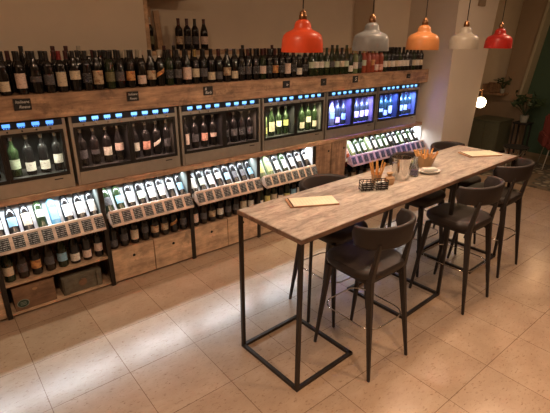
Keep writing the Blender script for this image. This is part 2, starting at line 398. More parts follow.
sign(3.404, .095, .074, [('br', -.004, .012)], 1.700, 'black chalkboard sign with two short letters, left one above the fourth dispenser', .036)
sign(3.97, .085, .078, [('r', .002, .0)], 1.695, 'nearly blank black chalkboard sign at the right end of the fourth dispenser', .03)
sign(4.52, .090, .080, [('S', 0, 0)], 1.700, 'framed square chalkboard sign above the fifth wine dispenser', .06)
sign(5.62, .075, .060, [('-', 0, 0)], 1.69, 'small black sign on the shelf edge near its right end', .05)

# bottles on the plank: (x, kind, glass, label, cap)
ZT = 1.7605
front = [
 (.695,'bordeaux','green',('low','olive'),'black'),
 (.795,'bordeaux','red',('low','cream'),'black'), (.905,'bordeaux','red',('tall','pinkish'),'black'), (1.005,'burgundy','red',('small','grey'),'black'),
 (1.095,'bordeaux','red',('mid','grey'),'black'), (1.185,'bordeaux','red',('tall','cream'),'red'), (1.285,'burgundy','red',('high','cream'),'black'),
 (1.375,'bordeaux','red',('mid','black'),'black'), (1.46,'burgundy','red',('tall','framed'),'black'), (1.56,'bordeaux','green',('mid','olive'),'black'),
 (1.645,'bordeaux','red',('mid','grey'),'black'), (1.735,'bordeaux','red',('mid','orange'),'black'), (1.83,'bordeaux','red',('low','pinkish'),'cream'),
 (1.915,'burgundy','red',('mid','framed'),'black'), (2.0,'bordeaux','red',('slant','orange'),'cream'), (2.09,'bordeaux','green',('mid','black'),'black'),
 (2.175,'bordeaux','red',('mid','grey'),'black'), (2.265,'burgundy','red',('tall','pinkish'),'black'), (2.355,'bordeaux','red',('mid','cream'),'gold'),
 (2.44,'bordeaux','red',('mid','grey'),'black'), (2.525,'bordeaux','red',('low','cream'),'black'), (2.61,'bordeaux','red',('low','grey'),'burg'),
 (2.70,'burgundy','red',('mid','framed'),'black'), (2.79,'bordeaux','red',('low','cream'),'black'), (2.875,'bordeaux','red',('mid','black'),'black'),
 (2.96,'bordeaux','red',('mid','grey'),'burg'), (3.05,'bordeaux','red',('mid','black'),'black'), (3.14,'bordeaux','green',('mid','pinkish'),'burg'),
 (3.225,'bordeaux','red',('mid','black'),'black'), (3.31,'bordeaux','red',('mid','orange'),'burg'), (3.40,'bordeaux','red',('mid','black'),'black'),
 (3.485,'bordeaux','red',('tall','pinkish'),'black'), (3.57,'bordeaux','red',('mid','black'),'burg'), (3.655,'bordeaux','red',('low','white'),'cream'), (3.74,'bordeaux','red',('mid','black'),'black'),
]
x = 3.83
mids = ['pale','white','white','pale','grey','pale','cream','pale']
for i in range(8): front.append((x,'flute' if i % 3 else 'bordeaux','green',('high',mids[i]),'green' if i % 2 else 'black')); x += .083
for g, l, c in (('green',('low','white'),'gold'),('white',('mid','white'),'gold'),('green',('mid','grey'),'black'),('rose',('high','pale'),'gold'),('rose',None,'burg'),('rose',('high','orange'),'gold'),('rose',('low','pinkish'),'cream'),('rose',('low','salmon'),'black')):
    front.append((x,'bordeaux',g,l,c)); x += .083
for i in range(11):
    front.append((x,'bordeaux' if i != 6 else 'burgundy', 'red' if i % 4 else 'green', ('mid', ['white','cream','white','cream','white','white','white','grey','cream','white','cream'][i]), 'black')); x += .0815
G1 = 'wine bottles in the front row on the top shelf'
for i, (x, k, g, l, c) in enumerate(front):
    wine((x, 2.79+rnd.uniform(-.006,.006), ZT), k, g, l, c, '%s from left in top shelf front row' % nth(i), G1, (0,0,rnd.uniform(-.5,-.1)))
n = 0
x = .73
while x < 6.0:
    g = 'red' if x < 3.8 or x > 5.15 else ('green' if x < 4.5 else 'rose')
    cap = rnd.choice(['black','black','burg','burg','black','red' if 2.9 < x < 3.7 else 'black','cream'])
    if 3.8 < x < 4.9: cap = rnd.choice(['gold','green','cream'])
    wine((x, 2.885+rnd.uniform(-.006,.006), ZT), rnd.choice(['bordeaux','bordeaux','burgundy']), g, None, cap,
         'with %s capsule, %s from left in second row on top shelf' % ({'burg':'burgundy'}.get(cap, cap), nth(n)), 'wine bottles in the second row on the top shelf', (0,0,rnd.random()))
    n += 1; x += .0885
n = 0
for x0, x1 in ((.78, 1.1), (1.2, 1.98), (2.15, 3.75), (5.1, 5.6)):
    x = x0
    while x < x1:
        cap = rnd.choice(['black','burg','cream','black','black'])
        wine((x, 2.985, ZT), rnd.choice(['bordeaux','flute','bordeaux']), 'red', None, cap,
             'with %s capsule, %s from left in the third row on top shelf' % ({'burg':'burgundy'}.get(cap, cap), nth(n)), 'wine bottles in the third row on the top shelf')
        n += 1; x += .098

# wooden wall shelf in the recess behind, with boards and bottles
t = thing('recess_shelf_unit', 'pale wooden shelf unit in the wall recess behind the bottles', 'shelf', (2.06, 3.32, 2.0))
obj('side_panel', B(.001, .045, -.16, .17, .05, 1.2), M['paleboard'], t, bevel=.002)
obj('upper_shelf', B(.046, .56, -.14, .17, .515, .55), M['crate'], t, bevel=.003)
obj('lower_shelf', B(.001, 3.0, -.16, .17, .0, .04), M['paleboard'], t)
for (xx, w_, h, rr, wd) in ((2.20, .10, .40, 0, 'upright pale wooden board behind the lone bottle, left in the recess'), (2.33, .06, .37, -.07, 'narrow pale wooden board leaning beside the upright one in the recess')):
    o = obj('wooden_board', B(-w_/2, w_/2, -.01, .01, 0, h), M['paleboard'], loc=(xx, 3.43, 2.041), rot=(0, rr, 0), bevel=.002)
    tag(o, wd, 'board')
wine((2.165, 3.30, 2.04), 'bordeaux', 'red', ('mid','olive'), 'cream', 'alone against pale wooden boards in the recess', 'wine bottles in the wall recess')
for i, (xx, l) in enumerate(((2.475, 'framed'), (2.57, 'grey'), (2.66, 'grey'), (2.765, 'pinkish'))):
    wine((xx, 3.30, 2.04), 'bordeaux' if i != 3 else 'burgundy', 'red', ('mid', l), 'burg' if i != 2 else 'black', '%s of four standing in the recess' % nth(i), 'wine bottles in the wall recess', (0,0,-.3))

# ---- dispensers
DW = .938; DP = .965; DX = [.205+i*DP for i in range(6)]
lights_c = [((1, .98, .80), 2.0, 'white'), ((1, .60, .47), 1.5, 'pink'), ((1, .60, .47), 1.4, 'pink'), ((1, .93, .62), 3.4, 'yellowish'), ((.20, .18, 1), 26, 'blue'), ((.09, .17, 1), 26, 'blue')]
def dispenser(i):
    x0 = DX[i]; lc, le, ln = lights_c[i]
    t = thing('wine_dispenser', 'steel wine dispenser with two glass doors and %s light, %s from the left' % (ln, nth(i)), 'wine dispenser', (x0, 2.74, 1.005), group='wine dispensers on the deck')
    W = DW
    bm = B(0, .022, 0, .36, 0, .565); box(bm, W-.022, W, 0, .36, 0, .565); box(bm, .022, W-.022, .0, .36, .47, .485); box(bm, .022, W-.022, .345, .36, 0, .565); box(bm, .022, W-.022, .02, .345, .55, .565); box(bm, .022, W-.022, .02, .345, 0, .012)
    obj('casing', bm, M['stainless'], t)
    obj('bottom_panel', B(.023, W-.023, -.004, .018, .002, .110), M['stainless'], t, bevel=.002)
    p = obj('maker_plate', B(W-.15, W-.085, -.006, -.004, .082, .090), M['black'], t)
    obj('tap_strip', B(.023, W-.023, -.004, .018, .483, .515), M['stainless'], t, bevel=.002)
    cp = obj('control_panel', B(.023, W-.023, -.008, .018, .516, .566), mat_panel, t, bevel=.002)
    for k in range(8):
        cx = .105 + (k if k < 4 else k+.35)*.098
        obj('display', B(cx-.026, cx+.026, -.0105, -.0082, .532, .557), SCR['blue' if i in (0,) else 'cyan'], cp)
        bm = bmesh.new()
        for q in (-.016, 0, .016): box(bm, cx+q-.003, cx+q+.003, -.010, -.0082, .521, .527)
        obj('button', bm, SCR['blue'], cp)
        bm = bmesh.new(); lathe(bm, [(.006, 0), (.006, .012)], 10); bmesh.ops.rotate(bm, verts=bm.verts, matrix=Matrix.Rotation(PI/2, 3, 'X'))
        for v in bm.verts: v.co += Vector((cx, -.0042, .498))
        obj('tap', bm, M['chrome'] if i else M['black'], t, smooth=True)
    # glazed doors
    for s, (a, b) in enumerate(((.024, .483), (.485, W-.024))):
        bm = B(a, b, -.002, .018, .112, .138); box(bm, a, b, -.002, .018, .462, .482); box(bm, a, a+.022, -.002, .018, .138, .462); box(bm, b-.022, b, -.002, .018, .138, .462)
        f = obj('door', bm, M['blackm'], t)
        obj('pane', B(a+.022, b-.022, .006, .010, .138, .462), M['pane'], f)
    # chamber liner
    bm = B(.023, W-.023, .335, .344, .10, .47); box(bm, .023, W-.023, .02, .335, .112, .126)
    box(bm, .478, .490, .02, .335, .126, .46)
    obj('liner', bm, M['liner'], t)
    for k in range(8):
        cx = .095 + (k if k < 4 else k+.42)*.1035
        bm = bmesh.new(); lathe(bm, [(.033, 0), (.033, .008), (.02, .012)], 14, (cx, .10, .126)); obj('bottle_stand', bm, M['chrome'], t, smooth=True)
        lab, kd, gl = DISP[i][k]
        wine((x0+cx, 2.84, 1.005+.1385), kd, gl, lab, 'chrome', '%s from %s in the %s dispenser' % (nth(k if i else 7-k), 'left' if i else 'right', nth(i)), 'wine bottles in the dispensers')
    for (a, b) in ((.06, .46), (.51, W-.06)):
        light('chamber_led', 'AREA', ((a+b)/2, .026, .461), le, lc, b-a, .010, parent=t, rot=(.12 if i < 4 else .55,0,0)).data.spread = math.radians(100)
        light('chamber_led', 'AREA', ((a+b)/2, .30, .464), le*(.04 if i in (1, 2) else .12 if i in (0, 3) else .6), lc, b-a, .02, parent=t).data.spread = math.radians(45)
mat_panel = mat('control_panel_blue_black', (.012, .02, .035), .3)
L = lambda s, c, k='bordeaux', g='red': ((s, c) if c else None, k, g)
DISP = [
 [L('mid','black'), L('mid','blue',g='green'), L('mid','grey'), L('tall','blue',g='green'), L('mid','pale',g='green'), L('low','white'), L('low','white'), L('mid','white')],
 [L('mid','grey'), L('small','grey'), L('mid','white'), L('high','pinkish','burgundy'), L('mid','white'), L('mid','salmon'), L('slant','white'), L('mid','grey')],
 [L('tall','pinkish'), L('mid','grey'), L('mid','salmon'), L('small','pinkish'), L('mid','black'), L('mid','grey'), L('mid','black','burgundy'), L('mid','grey')],
 [L('low','yellow',g='white'), L('tall','cream','burgundy','green'), L('high','white',g='green'), L('high','yellow',g='green'), L('mid','grey',g='green'), L('low','cream',g='green'), L('high','cream',g='green'), L('low','cream',g='green')],
 [L('mid','grey',g='green'), L('high','blue',g='white'), L('low','pinkish',g='green'), L('mid','blue',g='green'), L('mid','grey',g='green'), L('mid','white',g='green'), L('mid','white',g='green'), L('mid','white',g='green')],
 [L('mid','grey',g='green'), L('small','white',g='green'), L('low','white',g='green'), L('tall','white',g='green'), L('mid','blue',g='green'), L('mid','white',g='green'), L('mid','white',g='green'), L('mid','grey',g='green')],
]
for i in range(6): dispenser(i)

# ---- lower cabinets: posts, rails, racks, drawers, shelves
for i, x in enumerate(PX):
    bm = B(x-.018, x+.018, YF-.012, YF+.024, 0, .95)
    o = obj('shelf_post', bm, M['steel']); tag(o, 'dark steel upright post of the shelf frame, %s from the left' % nth(i), 'post', 'steel shelf posts')
# LED lit display racks
ANG = math.radians(53)
RN = ['the cut off', 'first', 'second', 'third', 'fourth', 'fifth']
def display(i, x0, x1, nb, bottles, ncards, cardgroup):
    W = x1-x0
    t = thing('display_rack', 'lit wine display rack with pale wood label rail, %s' % ('cut off by the left edge' if i == 0 else nth(i-1)+' from the left'), 'display rack', (x0, YF, 0), group='lit wine display racks')
    # slanted face carrying the price cards (leans back)
    bm = bmesh.new()
    pr = [(-.125, .625), (-.118, .617), (-.02, .645), (-.02, .72), (-.052, .748), (-.060, .748)]
    a = [bm.verts.new((.01, y, z)) for y, z in pr]; b = [bm.verts.new((W-.01, y, z)) for y, z in pr]
    bm.faces.new(a); bm.faces.new(b[::-1])
    for k in range(len(pr)): bm.faces.new((a[k], b[k], b[(k+1) % len(pr)], a[(k+1) % len(pr)]))
    obj('label_rail', bm, M['rail'], t)
    # sloping rack bed
    c, s = math.cos(ANG), math.sin(ANG)
    bm = bmesh.new(); y0, z0 = .05, .665
    LB_ = .33
    pts = [(y0, z0), (y0+LB_*c, z0+LB_*s), (y0+LB_*c-.012*s, z0+LB_*s+.012*c), (y0-.012*s, z0+.012*c)]
    a = [bm.verts.new((.006, y, z)) for y, z in pts]; b = [bm.verts.new((W-.006, y, z)) for y, z in pts]
    bm.faces.new(a); bm.faces.new(b[::-1])
    for k in range(4): bm.faces.new((a[k], b[k], b[(k+1) % 4], a[(k+1) % 4]))
    obj('rack_bed', bm, M['rack'], t)
    obj('bottle_ledge', B(.006, W-.006, -.018, .048, .668, .679), M['rack'], t)
    obj('back_panel', B(.006, W-.006, .372, .38, .66, .953), M['whitelit'], t)
    for a_ in (0, W-.006): obj('divider_panel', B(a_, a_+.006, .0, .38, .66, .953), M['greyside'] if i < 4 else M['rack'], t)
    obj('lamp_channel', B(.03, W-.03, .085, .115, .945, .9548), M['stainless'], t)
    light('niche_led', 'AREA', (W/2, .10, .942), LED*W, (.84, .93, 1), W-.03, .012, parent=t, rot=(-.33,0,0)).data.spread = math.radians(140)
    # price cards
    L_ = math.hypot(.065, .123); tilt = math.atan2(.065, .123)
    for k in range(ncards):
        cx = x0 + (k+.5)*W/ncards
        o = obj('price_card', card_mesh, M['chalk'], loc=(cx, YF-.0940, .6877), rot=(-tilt, 0, 0))
        tag(o, 'black chalk price card, %s from left on the label rail of %s rack' % (nth(k), RN[i]), 'price card', cardgroup)
    for k, (lab, kd, gl, cap) in enumerate(bottles):
        cx = x0 + (k+.5)*W/len(bottles)
        r = .0405 if kd == 'burgundy' else .0375
        base = Vector((cx, YF+.05, .665)) + Vector((0, -s, c))*(r+.0135) + Vector((0, c, s))*.012
        wine(base, kd, gl, lab, cap, 'leaning %s from left in %s lit rack' % (nth(k), RN[i]), 'reclining wine bottles in the lit racks', (-(PI/2-ANG), 0, 0))
card_mesh = mesh('price_card', B(-.038, .038, -.0012, .0012, -.048, .048), M['chalk'])
LED = 6.2
F = lambda s, c, k='bordeaux', g='red', cap='black': ((s, c) if c else None, k, g, cap)
display(0, -.375, .456+.0, 8, [F('tall','white')]*3 + [F('mid','blue'), F('mid','white'), F('tall','white'), F('mid','grey','burgundy'), F('mid','white')], 8, 'price cards on the label rails')
# rack 1 continues left in view (posts hidden behind the rail)
display(1, .492, 1.305, 8, [F('mid','white'), F('mid','blue','burgundy'), F('tall','cream','burgundy'), F('high','pale',g='green'), F('tall','blue',g='blue'), F('tall','white','burgundy'), F('tall','white','burgundy'), F('tall','white')], 8, 'price cards on the label rails')
display(2, 1.341, 2.154, 8, [F('mid','grey','burgundy','green'), F('mid','blue',g='green'), F('tall','white'), F('mid','pale'), F('tall','white','burgundy'), F('tall','white'), F('high','white'), F('mid','blue')], 8, 'price cards on the label rails')
display(3, 2.19, 3.003, 8, [F('tall','white'), F('mid','pale'), F('tall','white'), F('high','white'), F('mid','blue'), F('mid','grey'), F('mid','grey'), F('mid','blue')], 8, 'price cards on the label rails')
display(4, 3.039, 3.845, 7, [F('tall','yellow','burgundy','white','gold'), F('tall','yellow','burgundy','white','gold'), F('tall','white'), F('tall','white',g='green'), F('tall','white'), F('high','white'), F('high','white','burgundy')], 8, 'price cards on the label rails')
display(5, 4.445, 6.11, 14, [F('tall','salmon',g='rose'), F('tall','white',g='white'), F('tall','white',g='green'), F('tall','white',g='green'), F('tall','white',g='white'), F('tall','white'), F('tall','white',g='green'), F('tall','pale',g='green'), F('high','white'), F('tall','white'), F('tall','pale',g='green'), F('high','white'), F('tall','white',g='green'), F('mid','white')], 14, 'price cards on the label rails')

# drawer units 0,2,3,4 ; open shelf unit 1
def drawers(i, x0, x1):
    t = thing('drawer_cabinet', 'wooden cabinet of two drawer boxes below %s display rack' % ('the cut off' if i == 0 else 'the '+RN[i]), 'cabinet', (x0, YF, 0), group='wooden drawer cabinets')
    W = x1-x0
    bm = B(0, W, .02, .42, .325, .340); box(bm, 0, .012, .02, .42, .02, .325); box(bm, W-.012, W, .02, .42, .02, .325); box(bm, 0, W, .03, .42, .0, .02)
    obj('carcass', bm, M['panel'], t)
    for k in range(2):
        a = .004 + k*W/2; b = a + W/2-.008
        d = obj('drawer', B(a, b, -.004, .016, .022, .340), M['crate'], t, bevel=.002)
        bm = bmesh.new(); lathe(bm, [(.014, 0), (.014, .002)], 14); bmesh.ops.rotate(bm, verts=bm.verts, matrix=Matrix.Rotation(PI/2, 3, 'X'))
        for v in bm.verts: v.co += Vector(((a+b)/2, -.0042, .245))
        obj('finger_hole', bm, M['hole'], d)
for i, (a, b) in ((0, (-.375, .456)), (2, (1.341, 2.154)), (3, (2.19, 3.003)), (4, (3.039, 3.845))): drawers(i, a, b)
t = thing('open_shelf_unit', 'open wooden shelf unit with two boards below the first display rack', 'shelf', (.492, YF, 0))
W = 1.305-.492
obj('shelf_board', B(0, W, -.004, .42, .283, .309), M['crate'], t, bevel=.002)
obj('base_board', B(0, W, .0, .42, .018, .034), M['crate'], t, bevel=.002)
obj('plinth', B(0, W, .03, .42, 0, .018), M['black'], t)
obj('rear_board', B(0, W, .42, .43, 0, .64), M['panel'], t)
# back boards behind the other units
for k, (a, b) in enumerate(((-.375, .456), (1.341, 2.154), (2.19, 3.003), (3.039, 3.845))):
    o = obj('rear_board', B(a, b, 3.137, 3.147, 0, .64), M['panel']); tag(o, 'dark wooden back board under %s display rack' % RN[k if k == 0 else k+1], 'panel')
# standing bottles on the lower shelves
LOW = {
 0: [F('mid','cream')]*0 + [F('mid','cream'), F('mid','grey'), F('mid','white'), F('mid','framed'), F('mid','grey'), F('mid','cream'), F('mid','grey'), F('mid','cream')],
 1: [F('mid','cream','burgundy','green'), F('mid','grey','burgundy','brown'), F('mid','orange','burgundy'), F('mid','grey','burgundy','brown'), F('mid','blue','burgundy','green','green'), F('low','white','burgundy'), F('low','pinkish'), F('mid','pinkish')],
 2: [F('low','grey'), F('mid','grey'), F('tall','cream'), F('high','grey'), F('mid','framed','burgundy'), F('mid','framed'), F('slant','orange'), F('mid','grey')],
 3: [F('tall','pinkish'), F('mid','grey',g='brown'), F('mid','framed','burgundy'), F('mid','white'), F('mid','grey'), F('mid','grey'), F('tall','cream'), F('mid','white')],
 4: [F('low','white',g='green'), F('mid','yellow',g='green'), F('mid','cream',g='green'), F('low','white'), F('low','yellow',g='green'), F('mid','blue'), F('mid','white'), F('mid','grey')],
}
for i, (a, b, z) in {0: (-.375, .456, .3405), 1: (.492, 1.305, .3095), 2: (1.341, 2.154, .3405), 3: (2.19, 3.003, .3405), 4: (3.039, 3.845, .3405)}.items():
    for k, (lab, kd, gl, cap) in enumerate(LOW[i]):
        if kd == 'bordeaux' or True:
            o = wine((a+(k+.5)*(b-a)/8, YF+.062, z), kd, gl, lab, cap, 'standing %s from left below %s lit rack' % (nth(k), RN[i]), 'standing wine bottles on the lower shelves', (0,0,-.3))
            if i != 1: o.scale = (1, 1, .93)
# crates in the open unit
t = thing('wooden_wine_box', 'brown wooden wine box with green oval badge on the bottom shelf', 'box', (.525, YF+.02, .0345))
obj('box_body', B(0, .315, 0, .24, 0, .205), M['browncrate'], t, bevel=.002); bm = B(-.003, .318, -.003, .243, .205, .215); obj('lid', bm, M['browncrate'], t)
for nm, r, y, m_ in (('badge', .040, -.0015, M['ovalring']), ('badge', .035, -.0025, M['ovalgreen'])):
    bm = bmesh.new(); lathe(bm, [(r, 0), (r, .002)], 24); bmesh.ops.rotate(bm, verts=bm.verts, matrix=Matrix.Rotation(PI/2, 3, 'X'))
    for v in bm.verts: v.co = Vector((v.co.x*1.15+.062, v.co.y+y, v.co.z*.9+.062))
    obj(nm, bm, m_, t)
bm = bmesh.new()
for q in (-.012, 0, .012): box(bm, .062-.022, .062+.022, -.006, -.0045, .062+q-.002, .062+q+.002)
obj('badge_lines', bm, M['ovalring'], t)
bm = bmesh.new(); lathe(bm, [(.02, 0), (.02, .0015)], 16); bmesh.ops.rotate(bm, verts=bm.verts, matrix=Matrix.Rotation(PI/2, 3, 'X'))
for v in bm.verts: v.co = Vector((v.co.x+.165, v.co.y-.0005, v.co.z*.6+.165))
obj('paper_sticker', bm, M['kraft'], t)
t = thing('wooden_wine_crate', 'greyish green wooden crate with battens on the bottom shelf, right of the wine box', 'crate', (.90, YF+.03, .0345))
obj('crate_body', B(0, .335, 0, .24, 0, .165), M['greycrate'], t, bevel=.002)
for a in (.012, .29): obj('batten', B(a, a+.035, -.010, 0, .004, .16), M['greycrate'], t)
obj('crate_emblem', B(.09, .245, -.004, 0, .03, .135), M['greycrate'], t, bevel=.0015)
bm = bmesh.new(); lathe(bm, [(.035, 0), (.035, .003)], 20); bmesh.ops.rotate(bm, verts=bm.verts, matrix=Matrix.Rotation(PI/2, 3, 'X'))
for v in bm.verts: v.co += Vector((.168, -.004, .083))
obj('round_mark', bm, M['browncrate'], t)

# tall plank cabinet between rack 4 and rack 5
t = thing('tall_cabinet', 'narrow wooden plank cabinet with two doors below the deck, right of the fourth display rack', 'cabinet', (3.89, YF, 0))
obj('carcass', B(0, .545, .02, .42, 0, .953), M['panel'], t)
for a, b in ((.0, .268), (.276, .545)):
    d = obj('door', B(a, b, -.004, .019, .02, .950), M['panel'], t, bevel=.003)
    bm = bmesh.new(); lathe(bm, [(.013, 0), (.013, .002)], 14); bmesh.ops.rotate(bm, verts=bm.verts, matrix=Matrix.Rotation(PI/2, 3, 'X'))
    for v in bm.verts: v.co += Vector((b-.045, -.0042, .86))
    obj('finger_hole', bm, M['hole'], d)
# dark open bay under rack 5
t = thing('open_bay', 'dark open shelf bay under the long right hand display rack', 'shelf', (4.445, YF, 0))
obj('base_board', B(0, 1.665, .0, .42, .0, .04), M['panel'], t); obj('shelf_board', B(0, 1.665, .0, .42, .30, .325), M['panel'], t)
obj('rear_board', B(0, 1.665, .421, .43, 0, .64), M['black'], t); obj('end_board', B(1.64, 1.664, .0, .42, .04, .30), M['panel'], t)
for k in range(10):
    wine((4.56+k*.155, YF+.09, .3255), 'bordeaux', 'red', ('mid', ['grey','framed','grey','cream','grey'][k % 5]), ['red','black','gold'][k % 3], 'standing %s from left under the long right rack' % nth(k), 'standing wine bottles on the lower shelves', (0,0,-.4))

# ------------------------------------------------------------------ high table
TA = .0325; TH = 1.104
T = thing('high_table', 'long high bar table with reclaimed wood top on square steel frames', 'table', (1.776, .657, 0), TA)
TL, TWd = 2.94, .603
obj('tabletop', B(0, TL, 0, TWd, TH-.026, TH), M['top'], T, bevel=.002)
obj('edge_strip', (lambda bm: bm)(B(-.003, TL+.003, -.004, -.0005, TH-.030, TH-.002)), M['topedge'], T)
obj('edge_strip', B(-.004, -.0005, -.004, TWd+.003, TH-.030, TH-.002), M['topedge'], T)
def bar(nm, p, q, w_=.024):
    bm = bmesh.new(); tube(bm, [p, q], w_/math.sqrt(2), 4); return obj(nm, bm, M['steel'], T)
h = .013; zt = TH-.027
def base(x0, x1, up):
    bar('foot_bar', (x0+.001, h, h), (x1, h, h)); bar('foot_bar', (x0+.001, TWd-h, h), (x1, TWd-h, h))
    bar('foot_bar', (x0+h, .0, h), (x0+h, TWd, h)); bar('foot_bar', (x1-h, 0, h), (x1-h, TWd, h))
    bar('leg', (up, h, .02), (up, h, zt)); bar('leg', (up, TWd-h, .02), (up, TWd-h, zt))
base(0, .563, h); base(1.21, 1.785, 1.772); base(2.36, 2.93, 2.917)
bar('leg', (.575, .47, .02), (.575, .47, zt), .018)
for y in (.02, TWd-.02): bar('top_rail', (.03, y, TH-.036), (TL-.03, y, TH-.036), .016)

# ------------------------------------------------------------------ bar stools
def rrect(w_, d, r, n=5):
    pts = []
    for cx, cy, a in ((w_/2-r, d/2-r, 0), (-w_/2+r, d/2-r, PI/2), (-w_/2+r, -d/2+r, PI), (w_/2-r, -d/2+r, 1.5*PI)):
        for k in range(n+1): t_ = a + PI/2*k/n; pts.append((cx+r*math.cos(t_), cy+r*math.sin(t_)))
    return pts
def taper(bm, p, q, a, b, ca=None):
    # square leg: a at the top (p), b at the foot (q)
    vs = []
    for (c, s) in ((q, b), (p, a)):
        sx, sy = (s, s) if not isinstance(s, tuple) else s
        vs += [bm.verts.new((c[0]+dx*sx/2, c[1]+dy*sy/2, c[2])) for dx, dy in ((-1,-1),(1,-1),(1,1),(-1,1))]
    bm.faces.new(vs[:4][::-1]); bm.faces.new(vs[4:])
    for k in range(4): bm.faces.new((vs[k], vs[(k+1) % 4], vs[4+(k+1) % 4], vs[4+k]))
def make_stool():
    t = thing('bar_stool', 'x', 'bar stool', group='bar stools around the high table')
    # seat pad
    bm = bmesh.new(); rings = []
    for (sc, z) in ((.86, .725), (.97, .728), (1.0, .742), (1.0, .765), (.96, .780), (.80, .788), (.4, .784)):
        rings.append([bm.verts.new((x*sc, y*sc+.02, z)) for x, y in rrect(.455, .45, .13)])
    for a, b in zip(rings, rings[1:]):
        for j in range(len(a)): bm.faces.new((a[j], a[(j+1) % len(a)], b[(j+1) % len(a)], b[j]))
    bm.faces.new(rings[0][::-1]); bm.faces.new(rings[-1])
    obj('seat', bm, M['leather'], t, smooth=True)
    bm = bmesh.new(); rings = []
    for z in (.688, .724):
        rings.append([bm.verts.new((x, y+.02, z)) for x, y in rrect(.37, .37, .06)])
    a, b = rings
    for j in range(len(a)): bm.faces.new((a[j], a[(j+1) % len(a)], b[(j+1) % len(a)], b[j]))
    bm.faces.new(a[::-1]); bm.faces.new(b); obj('seat_frame', bm, M['legm'], t)
    # legs: front (+y) end at the seat; rear legs run on up to carry the backrest
    for s in (-1, 1):
        bm = bmesh.new(); taper(bm, (s*.175, .185, .70), (s*.205, .262, 0), .040, .020); obj('leg', bm, M['legm'], t, bevel=.004)
        bm = bmesh.new(); taper(bm, (s*.170, -.165, .72), (s*.212, -.262, 0), (.040, .045), .020); obj('leg', bm, M['legm'], t, bevel=.004)
        bm = bmesh.new(); taper(bm, (s*.165, -.212, .99), (s*.170, -.160, .66), (.030, .018), (.042, .040)); obj('back_bracket', bm, M['legm'], t, bevel=.003)
    # curved backrest band
    N = 26; rings = []
    bm = bmesh.new()
    for k in range(N+1):
        a = -PI/2 + (k/N-.5)*math.radians(205)
        ex = abs(k/N-.5)*2
        rx, ry = .228, .175
        cx, cy = rx*math.cos(a), ry*math.sin(a) - .080
        nrm = Vector((math.cos(a)/rx, math.sin(a)/ry, 0)).normalized()
        hh = .155 * (1 - .10*ex**3); th = .034
        e = 1.0 if ex < .93 else max(.35, math.sqrt(max(0, 1-((ex-.93)/.075)**2)))
        ring = []
        for (u, v_) in rrect(th*min(1, e+.2), hh*e, min(.0165, th*min(1,e+.2)/2-.0005), 3):
            ring.append(bm.verts.new(Vector((cx, cy, 1.030 - .010*ex)) + nrm*(u + v_*.10) + Vector((0, 0, v_))))
        rings.append(ring)
    for a, b in zip(rings, rings[1:]):
        for j in range(len(a)): bm.faces.new((a[j], a[(j+1) % len(a)], b[(j+1) % len(a)], b[j]))
    bm.faces.new(rings[0][::-1]); bm.faces.new(rings[-1])
    obj('backrest', bm, M['leather'], t, smooth=True)
    # thin chrome foot ring
    pts = [(x, y, .365) for x, y in rrect(.385, .455, .10, 6)]
    bm = bmesh.new(); tube(bm, pts, .005, 8, closed=True); obj('foot_ring', bm, M['chrome'], t, smooth=True)
    return t
first = make_stool()
STOOLS = [
 (2.43, .690, 0, 'dark leather bar stool nearest the camera, backrest towards the open floor'),
 (3.653, .690, 0, 'dark leather bar stool in the middle of the near side of the high table'),
 (4.482, .795, .02, 'dark leather bar stool at the far end of the near table side'),
 (2.67, 1.25, PI, 'dark leather bar stool across the table, facing the nearest one, backrest towards the shelves'),
 (3.88, 1.288, PI, 'dark leather bar stool across the table from the middle one, on the shelf side'),
 (4.62, 1.312, PI, 'dark leather bar stool at the far end of the shelf side of the table'),
]
for i, (x, y, r, lb) in enumerate(STOOLS):
    o = first if i == 0 else dup(first)
    o.location = (x, y, 0); o.rotation_euler = (0, 0, r); o['label'] = lb

# ------------------------------------------------------------------ pendants
def pendant(x, y, m_, colour, where):
    t = thing('pendant_lamp', '%s metal dome pendant lamp, %s' % (colour, where), 'pendant lamp', (x, y, 2.087), group='pendant lamps over the table')
    pr = [(.118,0),(.1185,.004),(.1165,.03),(.1135,.066),(.106,.088),(.092,.102),(.072,.111),(.055,.118),(.048,.128),(.045,.146),(.038,.159),(.026,.167),(.018,.170)]
    bm = bmesh.new(); lathe(bm, pr, 40, cap=False); lathe(bm, [(r-.0025, z if i else 0) for i, (r, z) in enumerate(pr)], 40, cap=False)
    s = obj('lamp_shade', bm, m_, t, smooth=True)
    bm = bmesh.new(); lathe(bm, [(.019,.168),(.022,.172),(.022,.19),(.019,.194),(.019,.205),(.012,.212),(.004,.22)], 20); obj('socket_cap', bm, M['brass'], t, smooth=True)
    bm = bmesh.new(); tube(bm, [(0,0,.21), (0,0,1.20)], .0035, 8); obj('cord', bm, M['cord'], t)
    bm = bmesh.new(); lathe(bm, [(.045,1.195),(.045,1.212)], 20); obj('ceiling_rose', bm, M['cord'], t)
    bm = bmesh.new(); lathe(bm, [(.0, .035),(.018,.04),(.030,.058),(.030,.072),(.018,.095),(.013,.12),(.013,.165)], 16); obj('bulb', bm, M['bulb'], t, smooth=True)
    light('bulb_light', 'POINT', (0, 0, .030), PE, (1, .78, .57), .03, parent=t)
PE = 15
M['bulb'] = mat('warm_bulb', (1, .8, .5), .4, emit=(1, .72, .42), estr=6)
for x, y, c, name, where in ((2.025, .967, (1.0, .12, .04), 'bright orange red', 'nearest over the table'), (2.644, .987, (.36, .39, .41), 'grey blue', 'between the orange red and the peach ones'),
        (3.264, 1.008, (.86, .36, .13), 'peach orange', 'middle of the row'), (3.884, 1.028, (.62, .57, .48), 'cream white', 'between the peach and the red ones'), (4.532, 1.049, (.72, .045, .035), 'deep red', 'farthest over the table')):
    pendant(x, y, mat('enamel_'+name.replace(' ', '_'), c, .35), name, where)

